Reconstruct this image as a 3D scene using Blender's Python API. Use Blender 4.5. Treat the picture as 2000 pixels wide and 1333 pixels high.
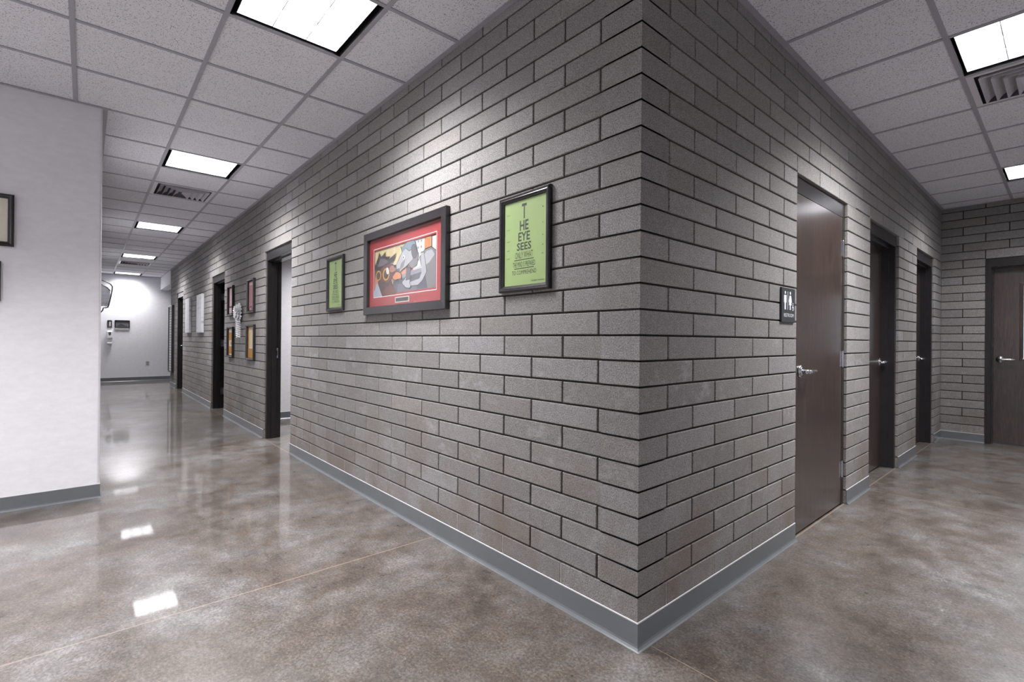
import bpy, bmesh, math, random
from mathutils import Vector, Matrix

# ------------------------------------------------------------------ clear
for o in list(bpy.data.objects):
    bpy.data.objects.remove(o, do_unlink=True)
SC = bpy.context.scene
COL = SC.collection
I = 0.0254                      # every length below is written in inches
random.seed(11)

# ------------------------------------------------------------------ camera
F_PX = 956.177
YAW, PITCH, ROLL = 0.85077, 0.00116, 0.00814
CAM = Vector((1.1041, -1.6119, 1.19398))
fw = Vector((-math.sin(YAW) * math.cos(PITCH), math.cos(YAW) * math.cos(PITCH), math.sin(PITCH)))
rt = Vector((math.cos(YAW), math.sin(YAW), 0))
up = rt.cross(fw)
r2 = rt * math.cos(ROLL) + up * math.sin(ROLL)
u2 = -rt * math.sin(ROLL) + up * math.cos(ROLL)
cd = bpy.data.cameras.new('camera')
cam = bpy.data.objects.new('camera', cd)
COL.objects.link(cam)
m = Matrix((r2, u2, -fw)).transposed().to_4x4()
m.translation = CAM
cam.matrix_world = m
cd.sensor_width = 36
cd.lens = F_PX / 2000 * 36
cd.shift_x = -4.919 / 2000
cd.shift_y = (664.69 - 666.5) / 2000
cd.clip_start = 0.02
SC.camera = cam

# ------------------------------------------------------------------ world, view
W = bpy.data.worlds.new('world')
SC.world = W
W.use_nodes = True
W.node_tree.nodes['Background'].inputs[0].default_value = (0.75, 0.85, 1, 1)
W.node_tree.nodes['Background'].inputs[1].default_value = 0.05
vs = SC.view_settings
vs.view_transform = 'Standard'
vs.look = 'None'
vs.gamma = 1
vs.use_curve_mapping = False
vs.exposure = 0.68

PANEL = 13.0         # radiance of the fluorescent troffer lens
TROFFER_W = 40.0    # watts of each louvred troffer
SPREAD = 128

# ------------------------------------------------------------------ materials
def srgb(r, g, b):
    f = lambda c: (c / 255 / 12.92) if c / 255 <= 0.04045 else ((c / 255 + 0.055) / 1.055) ** 2.4
    return (f(r), f(g), f(b), 1)

class Mat:
    def __init__(s, name):
        s.m = bpy.data.materials.new(name)
        s.m.use_nodes = True
        s.t = s.m.node_tree
        s.b = s.t.nodes['Principled BSDF']
    def n(s, typ, **kw):
        nd = s.t.nodes.new(typ)
        for k, v in kw.items():
            if k.startswith('i_'):
                key = k[2:]
                key = int(key) if key.isdigit() else key
                nd.inputs[key].default_value = v
            else:
                setattr(nd, k, v)
        return nd
    def l(s, a, b):
        s.t.links.new(a, b)
    def pos(s, scale=(1, 1, 1)):
        g = s.n('ShaderNodeNewGeometry')
        mp = s.n('ShaderNodeMapping')
        mp.inputs['Scale'].default_value = scale
        s.l(g.outputs['Position'], mp.inputs['Vector'])
        return mp.outputs[0]
    def objpos(s, scale=(1, 1, 1)):
        g = s.n('ShaderNodeTexCoord')
        mp = s.n('ShaderNodeMapping')
        mp.inputs['Scale'].default_value = scale
        s.l(g.outputs['Object'], mp.inputs['Vector'])
        return mp.outputs[0]
    def noise(s, vec, scale, detail=3, rough=0.5, dist=0):
        nd = s.n('ShaderNodeTexNoise')
        nd.inputs['Scale'].default_value = scale
        nd.inputs['Detail'].default_value = detail
        nd.inputs['Roughness'].default_value = rough
        nd.inputs['Distortion'].default_value = dist
        s.l(vec, nd.inputs['Vector'])
        return nd.outputs['Fac']
    def ramp(s, fac, stops):
        r = s.n('ShaderNodeValToRGB')
        e = r.color_ramp.elements
        while len(e) < len(stops):
            e.new(0.5)
        for k, (p, c) in enumerate(stops):
            e[k].position = p
            e[k].color = c if len(c) == 4 else (*c, 1)
        s.l(fac, r.inputs[0])
        return r.outputs[0]
    def mix(s, fac, a, b, mode='MIX'):
        x = s.n('ShaderNodeMix', data_type='RGBA', blend_type=mode)
        for sock, v in ((x.inputs[0], fac), (x.inputs[6], a), (x.inputs[7], b)):
            if hasattr(v, 'is_linked'):
                s.l(v, sock)
            else:
                sock.default_value = v
        return x.outputs[2]
    def math(s, op, a, b=0, c=0):
        x = s.n('ShaderNodeMath', operation=op)
        for sock, v in zip(x.inputs, (a, b, c)):
            if hasattr(v, 'is_linked'):
                s.l(v, sock)
            else:
                sock.default_value = v
        return x.outputs[0]
    def bump(s, h, strength=0.3, dist=0.001):
        b = s.n('ShaderNodeBump')
        b.inputs['Strength'].default_value = strength
        b.inputs['Distance'].default_value = dist
        s.l(h, b.inputs['Height'])
        s.l(b.outputs[0], s.b.inputs['Normal'])
    def set(s, **kw):
        for k, v in kw.items():
            s.b.inputs[k.replace('_', ' ')].default_value = v
        return s

def g(v):
    return (v, v, v, 1)

def flat(name, col, rough=0.5, var=0.06, scale=30, **kw):
    """procedural paint: base colour with a faint mottling"""
    M = Mat(name)
    n = M.noise(M.objpos(), scale, 4)
    d = tuple(c * (1 - var) for c in col[:3]) + (1,)
    l = tuple(min(1, c * (1 + var)) for c in col[:3]) + (1,)
    M.l(M.ramp(n, [(0.3, d), (0.7, l)]), M.b.inputs['Base Color'])
    M.set(Roughness=rough, **kw)
    return M.m

def make_block():
    M = Mat('concrete_block')
    p = M.pos()
    at = M.n('ShaderNodeAttribute', attribute_name='blk')
    sep = M.n('ShaderNodeSeparateColor')
    M.l(at.outputs['Color'], sep.inputs[0])
    # body tone per block, warm or cool
    tone = M.ramp(sep.outputs[0], [(0, srgb(118, 116, 116)), (0.5, srgb(126, 124, 124)), (1, srgb(135, 133, 134))])
    warm = M.mix(M.math('MULTIPLY', sep.outputs[1], 0.35), tone, srgb(128, 122, 114))
    # aggregate speckle
    n1 = M.noise(p, 190, 3, 0.7)
    sp = M.ramp(n1, [(0.36, g(0.36)), (0.45, g(0.88)), (0.54, g(1.06)), (0.66, g(1.65))])
    c = M.mix(0.9, warm, sp, 'MULTIPLY')
    n2 = M.noise(p, 34, 4, 0.65)
    c = M.mix(0.7, c, M.ramp(n2, [(0.3, g(0.84)), (0.7, g(1.14))]), 'MULTIPLY')
    # efflorescence: a chalky haze on some blocks, mostly knee to waist high
    sx = M.n('ShaderNodeSeparateXYZ')
    M.l(p, sx.inputs[0])
    z = sx.outputs[2]
    band = M.ramp(M.math('DIVIDE', z, 2.9), [(0.02, g(0.35)), (0.25, g(0.8)), (0.36, g(1)), (0.43, g(0.35)), (1, g(0.2))])
    n3 = M.noise(M.pos((1, 1, 1.6)), 7, 6, 0.75)
    ef = M.ramp(n3, [(0.52, g(0)), (0.66, g(1))])
    per = M.math('MULTIPLY', M.ramp(sep.outputs[2], [(0.35, g(0.12)), (0.8, g(0.9))]), 0.42)
    eff = M.math('MULTIPLY', M.math('MULTIPLY', ef, band), per)
    c = M.mix(eff, c, srgb(186, 184, 190))
    # brown soiling near the floor
    n4 = M.noise(M.pos((1, 1, 0.7)), 3.2, 5, 0.6)
    lo = M.ramp(z, [(0.1, g(1)), (0.95, g(0))])
    br = M.math('MULTIPLY', M.math('MULTIPLY', M.ramp(n4, [(0.42, g(0)), (0.68, g(1))]), lo), 0.62)
    c = M.mix(br, c, srgb(104, 88, 72))
    M.l(c, M.b.inputs['Base Color'])
    M.set(Roughness=0.82)
    M.b.inputs['Specular IOR Level'].default_value = 0.3
    hb = M.math('ADD', n1, M.math('MULTIPLY', n2, 0.6))
    M.bump(hb, 0.7, 0.0022)
    return M.m

def make_floor():
    M = Mat('polished_concrete')
    p = M.pos()
    a = M.noise(M.pos((1, 1.0, 1)), 1.9, 9, 0.72, 0.2)
    c = M.ramp(a, [(0.36, srgb(74, 66, 60)), (0.46, srgb(90, 82, 76)), (0.54, srgb(98, 94, 91)), (0.64, srgb(114, 112, 112))])
    b = M.noise(M.pos((1.3, 1, 1)), 7, 10, 0.78, 0.0)
    c = M.mix(0.75, c, M.ramp(b, [(0.38, g(0.62)), (0.5, g(1)), (0.62, g(1.4))]), 'MULTIPLY')
    rusty = M.noise(p, 0.9, 4, 0.6)
    c = M.mix(M.math('MULTIPLY', M.ramp(rusty, [(0.45, g(0)), (0.7, g(1))]), 0.28), c, srgb(104, 94, 80))
    d = M.noise(p, 85, 4, 0.8)
    c = M.mix(0.9, c, M.ramp(d, [(0.37, g(0.55)), (0.5, g(1)), (0.63, g(1.5))]), 'MULTIPLY')
    v = M.n('ShaderNodeTexVoronoi', feature='F1')
    v.inputs['Scale'].default_value = 110
    M.l(p, v.inputs['Vector'])
    vc = M.n('ShaderNodeSeparateColor')
    M.l(v.outputs['Color'], vc.inputs[0])
    spot = M.math('MULTIPLY', M.math('LESS_THAN', v.outputs['Distance'], 0.33), M.math('GREATER_THAN', vc.outputs[0], 0.93))
    c = M.mix(M.math('MULTIPLY', spot, 0.38), c, srgb(150, 140, 126))
    # saw-cut control joints
    s = M.n('ShaderNodeSeparateXYZ')
    M.l(p, s.inputs[0])
    x, y = s.outputs[0], s.outputs[1]
    j = None
    def line(coord, at, half=0.09, other=None, lo=None, hi=None):
        nonlocal j
        k = M.math('LESS_THAN', M.math('ABSOLUTE', M.math('SUBTRACT', coord, at * I)), half * I)
        if other is not None:
            if lo is not None:
                k = M.math('MULTIPLY', k, M.math('GREATER_THAN', other, lo * I))
            if hi is not None:
                k = M.math('MULTIPLY', k, M.math('LESS_THAN', other, hi * I))
        j = k if j is None else M.math('MAXIMUM', j, k)
    line(x, -57, 0.13, y, None, 0)
    line(x, -177, 0.13, y, None, 0)
    line(x, -297, 0.13, y, None, 0)
    line(x, -417, 0.13, y, None, 0)
    line(y, 2.6, 0.07, x, 0.6, None)
    line(y, 126, 0.13, x, 0.6, None)
    line(y, -0.1, 0.22, x, None, -60)
    line(x, -0.5, 0.2, y, 20, None)
    c = M.mix(M.math('MULTIPLY', j, 0.6), c, srgb(160, 142, 126))
    M.l(c, M.b.inputs['Base Color'])
    rr = M.ramp(b, [(0.3, g(0.26)), (0.7, g(0.36))])
    M.l(rr, M.b.inputs['Roughness'])
    M.b.inputs['Coat Weight'].default_value = 0.75
    cr = M.ramp(a, [(0.3, g(0.025)), (0.7, g(0.06))])
    # the sealer is worn dull in the right-hand corridor
    worn = M.n('ShaderNodeMapRange')
    M.l(M.math('ADD', M.math('MINIMUM', x, M.math('ADD', y, 0.5)), M.math('MULTIPLY', b, 0.4)), worn.inputs['Value'])
    worn.inputs['From Min'].default_value = 0.0
    worn.inputs['From Max'].default_value = 0.7
    worn.inputs['To Min'].default_value = 0.0
    worn.inputs['To Max'].default_value = 0.22
    M.l(M.math('ADD', cr, worn.outputs[0]), M.b.inputs['Coat Roughness'])
    M.b.inputs['Coat IOR'].default_value = 1.5
    M.bump(M.noise(p, 3.0, 2), 0.02, 0.002)
    return M.m

def make_tile():
    M = Mat('ceiling_tile')
    p = M.pos()
    n = M.noise(p, 165, 1, 0.4, 0.6)
    big = M.noise(p, 420, 2, 0.6)
    pit = M.ramp(n, [(0.31, g(0.36)), (0.42, g(1))])
    c = M.mix(1, srgb(226, 225, 231), pit, 'MULTIPLY')
    c = M.mix(0.5, c, M.ramp(big, [(0.35, g(0.86)), (0.65, g(1.08))]), 'MULTIPLY')
    M.l(c, M.b.inputs['Base Color'])
    M.set(Roughness=0.95)
    M.bump(n, 0.4, 0.002)
    return M.m

def make_wall():
    M = Mat('white_wall_paint')
    p = M.pos()
    n = M.noise(M.pos((1, 1, 2.2)), 14, 4, 0.6)
    M.l(M.ramp(n, [(0.3, srgb(214, 214, 219)), (0.7, srgb(222, 222, 226))]), M.b.inputs['Base Color'])
    M.set(Roughness=0.6)
    M.bump(M.noise(M.pos((1, 1, 2)), 22, 5, 0.65, 1.2), 0.22, 0.0025)
    return M.m

def make_wood():
    M = Mat('dark_walnut_veneer')
    p = M.objpos((9, 9, 0.7))
    n = M.noise(p, 5, 7, 0.65, 1.6)
    n2 = M.noise(M.objpos((1, 1, 0.5)), 3.4, 4, 0.6, 0.5)
    c = M.ramp(n, [(0.28, srgb(27, 18, 16)), (0.5, srgb(43, 31, 26)), (0.72, srgb(68, 49, 38))])
    c = M.mix(0.7, c, M.ramp(n2, [(0.3, g(0.78)), (0.7, g(1.22))]), 'MULTIPLY')
    M.l(c, M.b.inputs['Base Color'])
    M.set(Roughness=0.45)
    M.b.inputs['Coat Weight'].default_value = 0.85
    M.b.inputs['Coat Roughness'].default_value = 0.17
    return M.m

def make_emit(name, col, strength):
    M = Mat(name)
    n = M.noise(M.objpos(), 2.0, 1)
    c = M.ramp(n, [(0, tuple(x * 0.97 for x in col[:3])), (1, col[:3])])
    M.l(c, M.b.inputs['Emission Color'])
    M.set(Emission_Strength=strength, Roughness=0.5)
    M.b.inputs['Base Color'].default_value = (0.8, 0.8, 0.8, 1)
    return M.m

def make_glass(name):
    """picture glazing: clear, with a mirror sheen that grows at grazing angles"""
    M = Mat(name)
    n = M.noise(M.objpos(), 8, 2)
    tr = M.n('ShaderNodeBsdfTransparent')
    gl = M.n('ShaderNodeBsdfGlossy')
    M.l(M.ramp(n, [(0.3, g(0.03)), (0.7, g(0.05))]), gl.inputs['Roughness'])
    fr = M.n('ShaderNodeFresnel')
    fr.inputs['IOR'].default_value = 1.5
    mx = M.n('ShaderNodeMixShader')
    M.l(M.math('MULTIPLY', fr.outputs[0], 0.12), mx.inputs[0])
    M.l(tr.outputs[0], mx.inputs[1])
    M.l(gl.outputs[0], mx.inputs[2])
    M.l(mx.outputs[0], M.t.nodes['Material Output'].inputs['Surface'])
    return M.m

MT = dict(
    block=make_block(), floor=make_floor(), tile=make_tile(), wall=make_wall(), wood=make_wood(),
    mortar=flat('mortar', srgb(46, 41, 38), 0.95, 0.25, 60),  # darker than the grey mortar itself: joint shade put into the colour
    mortar_fill=flat('flush_mortar', srgb(140, 134, 130), 0.9, 0.2, 60),
    tee=flat('painted_steel_grid', srgb(160, 158, 166), 0.45, 0.03),
    base=flat('grey_rubber_base', srgb(98, 102, 106), 0.28, 0.05, 6),
    frame=flat('black_bronze_steel', srgb(28, 26, 26), 0.28, 0.12, 12),
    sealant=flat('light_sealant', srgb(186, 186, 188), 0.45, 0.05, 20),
    framegrey=flat('grey_black_steel', srgb(36, 34, 36), 0.30, 0.10, 12),
    nickel=flat('satin_nickel', srgb(190, 190, 194), 0.24, 0.05, 40, Metallic=1.0),
    reveal=flat('troffer_black_reveal', srgb(26, 25, 27), 0.5),
    louver=flat('white_louver', srgb(196, 196, 200), 0.4, 0.02),
    lens=make_emit('fluorescent_lens', (1.0, 0.985, 1.0), PANEL),
    lens_dim=make_emit('fluorescent_lens_dim', (1.0, 0.985, 1.0), 5.0),
    vent=flat('white_enamel_vent', srgb(206, 202, 208), 0.35, 0.03),
    dark=flat('duct_dark', srgb(112, 110, 116), 0.8),
    pframe=flat('black_picture_frame', srgb(38, 36, 38), 0.26, 0.15, 20),
    glass=make_glass('picture_glass'),
    green=flat('green_poster_paper', srgb(140, 162, 106), 0.6, 0.05, 4),
    ink=flat('dark_green_ink', srgb(42, 56, 42), 0.6),
    ink2=flat('soft_green_ink', srgb(112, 138, 92), 0.6),
    red=flat('red_mat_board', srgb(128, 36, 38), 0.7, 0.04, 5),
    white=flat('white_board', srgb(196, 195, 194), 0.6, 0.03),
    plastic=flat('white_plastic', srgb(222, 222, 224), 0.35, 0.02),
    sign=flat('charcoal_sign_plastic', srgb(48, 52, 54), 0.45, 0.04),
    signwhite=flat('white_sign_relief', srgb(214, 218, 228), 0.5),
    lite=make_emit('daylit_frosted_pane', (0.55, 0.76, 1.0), 0.5),
)

def color(name, r, gg, b, rough=0.6, var=0.07, scale=12):
    if name not in MT:
        q = .70 if name.endswith('_paint') else .84
        MT[name] = flat(name, srgb(r * q, gg * q, b * q), rough, var, scale)
    return MT[name]

# ------------------------------------------------------------------ mesh helpers
class MB:
    """collects shapes, in inches, in a local frame (a right, b up, c out) or world"""
    def __init__(s, basis=None):
        s.v = []; s.f = []; s.mi = []; s.basis = basis
        s.attr = []
    def add(s, vs, fs, mi=0, attr=None):
        k = len(s.v)
        s.v += [tuple(x) for x in vs]
        s.f += [tuple(i + k for i in f) for f in fs]
        s.mi += [mi] * len(fs)
        s.attr += [attr or (0.5, 0.5, 0.5)] * len(fs)
    def box(s, a0, a1, b0, b1, c0, c1, mi=0, attr=None):
        vs = [(a0, b0, c0), (a1, b0, c0), (a1, b1, c0), (a0, b1, c0), (a0, b0, c1), (a1, b0, c1), (a1, b1, c1), (a0, b1, c1)]
        s.add(vs, [(3, 2, 1, 0), (4, 5, 6, 7), (0, 1, 5, 4), (1, 2, 6, 5), (2, 3, 7, 6), (3, 0, 4, 7)], mi, attr)
    def cbox(s, a0, a1, b0, b1, c0, c1, ch=0.08, mi=0):
        """box whose front face (c1) has chamfered edges"""
        vs = [(a0, b0, c0), (a1, b0, c0), (a1, b1, c0), (a0, b1, c0),
              (a0, b0, c1 - ch), (a1, b0, c1 - ch), (a1, b1, c1 - ch), (a0, b1, c1 - ch),
              (a0 + ch, b0 + ch, c1), (a1 - ch, b0 + ch, c1), (a1 - ch, b1 - ch, c1), (a0 + ch, b1 - ch, c1)]
        fs = [(3, 2, 1, 0), (8, 9, 10, 11)]
        for k in range(4):
            q = (k + 1) % 4
            fs += [(k, q, 4 + q, 4 + k), (4 + k, 4 + q, 8 + q, 8 + k)]
        s.add(vs, fs, mi)
    def poly(s, pts, c0, c1, mi=0):
        """prism of a 2-D outline (a,b) from c0 to c1"""
        n = len(pts)
        vs = [(a, b, c0) for a, b in pts] + [(a, b, c1) for a, b in pts]
        fs = [tuple(range(n - 1, -1, -1)), tuple(range(n, 2 * n))]
        for k in range(n):
            q = (k + 1) % n
            fs.append((k, q, n + q, n + k))
        s.add(vs, fs, mi)
    def ring(s, w0, h0, w1, h1, prof, mi=0, cap=False):
        """mitred rectangular frame; prof = [(inset, out)]"""
        vs = []
        for i, o in prof:
            vs += [(w0 + i, h0 + i, o), (w1 - i, h0 + i, o), (w1 - i, h1 - i, o), (w0 + i, h1 - i, o)]
        fs = []
        for r in range(len(prof) - 1):
            for k in range(4):
                q = (k + 1) % 4
                fs.append((4 * r + k, 4 * r + q, 4 * r + 4 + q, 4 * r + 4 + k))
        s.add(vs, fs, mi)
    def cyl(s, p, d, r, r1=None, n=20, mi=0):
        p, d = Vector(p), Vector(d)
        r1 = r if r1 is None else r1
        ax = d.normalized()
        t = ax.orthogonal().normalized()
        w = ax.cross(t)
        vs = []
        for rr, q in ((r, p), (r1, p + d)):
            vs += [q + (t * math.cos(2 * math.pi * k / n) + w * math.sin(2 * math.pi * k / n)) * rr for k in range(n)]
        fs = [tuple(range(n - 1, -1, -1)), tuple(range(n, 2 * n))]
        fs += [(k, (k + 1) % n, n + (k + 1) % n, n + k) for k in range(n)]
        s.add(vs, fs, mi)
    def tube(s, pts, rad, n=10, mi=0, sq=1.0):
        pts = [Vector(q) for q in pts]
        rad = rad if isinstance(rad, (list, tuple)) else [rad] * len(pts)
        vs = []; t = None
        for k, q in enumerate(pts):
            d = (pts[min(k + 1, len(pts) - 1)] - pts[max(k - 1, 0)]).normalized()
            t = d.orthogonal().normalized() if t is None else (t - d * t.dot(d)).normalized()
            w = d.cross(t)
            vs += [q + (t * math.cos(2 * math.pi * i / n) + w * math.sin(2 * math.pi * i / n) * sq) * rad[k] for i in range(n)]
        fs = [tuple(range(n - 1, -1, -1)), tuple(range(len(vs) - n, len(vs)))]
        for k in range(len(pts) - 1):
            fs += [(k * n + i, k * n + (i + 1) % n, (k + 1) * n + (i + 1) % n, (k + 1) * n + i) for i in range(n)]
        s.add(vs, fs, mi)
    def build(s, name, mats, parent=None, smooth=False, origin=None, attr=False, bevel=0):
        """link the collected shapes as ONE mesh object"""
        me = bpy.data.meshes.new(name)
        B = s.basis
        P = [(Vector(B(*v)) if B else Vector(v)) * I for v in s.v]
        o0 = Vector(origin) * I if origin is not None else Vector((0, 0, 0))
        if parent is not None:
            o0 = parent_loc(parent)
        me.from_pydata([tuple(p - o0) for p in P], [], s.f)
        mats = mats if isinstance(mats, (list, tuple)) else [mats]
        for mm in mats:
            me.materials.append(mm)
        for pl, k in zip(me.polygons, s.mi):
            pl.material_index = k
            pl.use_smooth = smooth
        if attr:
            ca = me.color_attributes.new('blk', 'FLOAT_COLOR', 'CORNER')
            li = 0
            for pl, a in zip(me.polygons, s.attr):
                for _ in range(pl.loop_total):
                    ca.data[li].color = (*a, 1)
                    li += 1
        bm = bmesh.new(); bm.from_mesh(me)
        if not attr:
            bmesh.ops.recalc_face_normals(bm, faces=bm.faces)
        bm.to_mesh(me); bm.free()
        ob = bpy.data.objects.new(name, me)
        COL.objects.link(ob)
        if parent is not None:
            ob.parent = parent
        else:
            ob.location = o0
        if bevel:
            md = ob.modifiers.new('bevel', 'BEVEL')
            md.width = bevel * I; md.segments = 2; md.limit_method = 'ANGLE'
        return ob

def parent_loc(p):
    v = Vector((0, 0, 0))
    while p is not None:
        v += p.location
        p = p.parent
    return v

def basis(o, a, c):
    o, a, c = Vector(o), Vector(a), Vector(c)
    def f(x, y, z):
        return o + a * x + Vector((0, 0, 1)) * y + c * z
    f.a = a; f.c = c; f.o = o
    return f

WL = basis((0, 0, 0), (1, 0, 0), (0, -1, 0))          # long brick wall, faces the corridor
WR = basis((0, 0, 0), (0, 1, 0), (1, 0, 0))           # brick wall of the right corridor
WF = basis((0, 258, 0), (1, 0, 0), (0, -1, 0))        # brick wall closing the right corridor
WW = basis((-144.5, 0, 0), (0, 1, 0), (1, 0, 0))      # white wall at the left
WE = basis((-630, 0, 0), (0, 1, 0), (1, 0, 0))        # white wall at the far end

def struct(o):
    o['kind'] = 'structure'
    return o

def thing(name, label, cat, B, a, b, c=0, group=None):
    o = bpy.data.objects.new(name, None)
    o.empty_display_size = 0.05
    COL.objects.link(o)
    o.location = B(a, b, c) * I
    o['label'] = label
    o['category'] = cat
    if group:
        o['group'] = group
    return o

def tag(o, label, cat, group=None):
    o['label'] = label; o['category'] = cat
    if group:
        o['group'] = group
    return o

def text_mesh(name, B, rows, mat, parent):
    """rows = [(string, a_center, b_bottom, height, width, c)] raised lettering"""
    for st, ac, bb, hh, ww, c in rows:
        mb = MB(B)
        cu = bpy.data.curves.new('t', 'FONT')
        cu.body = st; cu.size = 1; cu.resolution_u = 2; cu.offset = 0.02 if hh > 1.3 else (0.0 if hh > .5 else 0.01)
        ob = bpy.data.objects.new('t', cu)
        COL.objects.link(ob)
        dg = bpy.context.evaluated_depsgraph_get()
        me = bpy.data.meshes.new_from_object(ob.evaluated_get(dg))
        xs = [v.co.x for v in me.vertices]; ys = [v.co.y for v in me.vertices]
        x0, x1, y0, y1 = min(xs), max(xs), min(ys), max(ys)
        vs = [(ac + ((v.co.x - x0) / (x1 - x0) - 0.5) * ww, bb + (v.co.y - y0) / (y1 - y0) * hh, c) for v in me.vertices]
        mb.add(vs, [tuple(p.vertices) for p in me.polygons])
        bpy.data.objects.remove(ob, do_unlink=True)
        bpy.data.curves.remove(cu)
        bpy.data.meshes.remove(me)
        mb.build(name, mat, parent)

# ------------------------------------------------------------------ floor
mb = MB()
mb.box(-640, 110, -210, 280, -6, 0)
struct(mb.build('floor', MT['floor']))

# ------------------------------------------------------------------ block walls
CEIL = 114.0
def block_wall(name, B, a0, a1, joint0, openings, corners=(), top=118, depth=7.6):
    """a0<a1 along the wall; joint0[parity] = a position of one head joint of that row parity"""
    mb = MB(B)
    H = 0.165; CH = 0.11
    for r in range(0, 29):
        z0 = 4 * r + H; z1 = 4 * r + 4 - H
        j = joint0[r % 2]
        js = []
        k = math.ceil((a0 - j) / 16)
        while j + 16 * k < a1:
            if j + 16 * k > a0:
                js.append(j + 16 * k)
            k += 1
        ed = [a0] + js + [a1]
        for p, q in zip(ed[:-1], ed[1:]):
            segs = [(p, q, p in js, q in js)]
            if 4 * r < 88:
                for oa, ob_, _ in openings:
                    out = []
                    for (x, y, jx, jy) in segs:
                        if abs(y - oa) < .01:
                            jy = False
                        if abs(x - ob_) < .01:
                            jx = False
                        if y <= oa or x >= ob_:
                            out.append((x, y, jx, jy)); continue
                        if x < oa:
                            out.append((x, oa, jx, False))
                        if y > ob_:
                            out.append((ob_, y, False, jy))
                    segs = out
            rnd = (random.random(), random.random(), random.random())
            for (x, y, jx, jy) in segs:
                ax = x + (H if jx else 0); ay = y - (H if jy else 0)
                if ay - ax < 0.4:
                    continue
                # the lintel units reach down to the steel of the door heads
                lint = r == 22 and any(x < ob_ and y > oa for oa, ob_, _ in openings)
                if lint:
                    lo_z = 87.75
                else:
                    lo_z = z0
                cx = 0 if x in corners else CH
                cy = 0 if y in corners else CH
                edge = (not jx) or (not jy)
                D = -depth + 0.3 if edge or r == 22 else -1.2
                off = random.uniform(-0.025, 0.025)
                vs = [(ax, lo_z, D), (ay, lo_z, D), (ay, z1, D), (ax, z1, D),
                      (ax, lo_z, -CH + off), (ay, lo_z, -CH + off), (ay, z1, -CH + off), (ax, z1, -CH + off),
                      (ax + cx, lo_z + CH, off), (ay - cy, lo_z + CH, off), (ay - cy, z1 - CH, off), (ax + cx, z1 - CH, off)]
                if cx == 0:
                    for i_ in (4, 7, 8, 11):
                        vs[i_] = (vs[i_][0], vs[i_][1], 0)
                if cy == 0:
                    for i_ in (5, 6, 9, 10):
                        vs[i_] = (vs[i_][0], vs[i_][1], 0)
                fs = [(8, 9, 10, 11)]
                for t in range(4):
                    u = (t + 1) % 4
                    fs += [(t, u, 4 + u, 4 + t), (4 + t, 4 + u, 8 + u, 8 + t)]
                mb.add(vs, fs, 0, rnd)
        # head joints of the lowest course above the base are struck flush
        if r == 1:
            for x in js:
                if not any(oa - 0.2 <= x <= ob_ + 0.2 for oa, ob_, _ in openings):
                    mb.box(x - H + .01, x + H - .01, z0 + .05, z1 - .05, -0.6, -0.02, 2)
    # mortar bed and core
    cuts = sorted(openings)
    x = a0 + (0.34 if a0 in corners else 0)
    e = a1 - (0.34 if a1 in corners else 0)
    M0 = -0.36
    for oa, ob_, _ in cuts:
        mb.box(x, oa - 0.34, 0, top, -depth, M0, 1)
        mb.box(oa - 0.34, ob_ + 0.34, 87.9, top, -depth, M0, 1)
        x = ob_ + 0.34
    mb.box(x, e, 0, top, -depth, M0, 1)
    o = mb.build(name, [MT['block'], MT['mortar'], MT['mortar_fill']], attr=True)
    return struct(o)

OPL = [(-504, -464, 88), (-336, -296, 88), (-208, -168, 88)]
OPR = [(64, 104, 88), (128, 168, 88), (200, 240, 88)]
OPF = [(16, 56, 88)]
block_wall('wall_left', WL, -544, 0, (-8, -16), OPL, corners=(0,))
block_wall('wall_right', WR, 0, 258, (16, 8), OPR, corners=(0,))
block_wall('wall_back', WF, 0, 96, (16, 8), OPF)

# ------------------------------------------------------------------ white walls
def white(name, x0, x1, y0, y1, z0=0, z1=118, bevel=0):
    mb = MB()
    mb.box(x0, x1, y0, y1, z0, z1)
    o = mb.build(name, MT['wall'])
    if bevel:
        md = o.modifiers.new('bevel', 'BEVEL')
        md.width = bevel * I; md.segments = 5
        md.limit_method = 'ANGLE'
        for p in o.data.polygons:
            p.use_smooth = True
        md.harden_normals = True
    return struct(o)

# return wall at the left of the photo and the corridor side behind it: one L of drywall
white('wall_front', -149.5, -144.5, -205, -60, bevel=0.7)
white('wall_left_corridor', -630, -149.5, -65, -60.4)
white('wall_end', -636, -630, -65, 150)
white('wall_side_alcove', -630, -544, 120, 125)
white('wall_room_right', -104, -99, 7.6, 140)
white('wall_room_partition', -267, -262, 7.6, 140)
white('wall_room_left', -544, -539, 7.6, 140)
white('wall_room_back', -544, -99, 140, 145)
white('wall_lobby_back', -150, 100, -210, -205)
white('wall_lobby_right', 96, 101, -205, 258)
# header over the side opening beyond the end of the block wall
white('wall_header', -630, -544.3, -0.5, 7.0, 100.5, 118)

# ------------------------------------------------------------------ ceiling: lay-in tiles, exposed grid
XS = [-630, -624 + 0.0] + [-600 + 24 * k for k in range(25)] + [0, 24.8, 48.8, 72.8, 96]
XS = sorted(set(XS))
YS = [-18.0 + 24 * k for k in range(-8, 12)]
YS = [-205] + [y for y in YS if -205 < y < 258] + [258]
fixtures = []          # (x0, x1, y0, y1, kind)
def cell(x, y):
    """the grid cell that holds a point"""
    x0 = max(v for v in XS if v <= x); x1 = min(v for v in XS if v > x)
    y0 = max(v for v in YS if v <= y); y1 = min(v for v in YS if v > y)
    return x0, x1, y0, y1
LIGHTS = [(-60, -30), (-180, -30), (-324, -30), (-468, -30), (-612, -30), (36, 90), (36, 210),
          (-60, -126), (36, -180), (-108, -174)]  # unseen lobby lights, added to light the walls near the viewpoint
VENTS = [(-228, -30), (-516, -30), (36, 114)]
fx = {cell(*p): 'light' for p in LIGHTS}
fx.update({cell(*p): 'vent' for p in VENTS})

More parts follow.
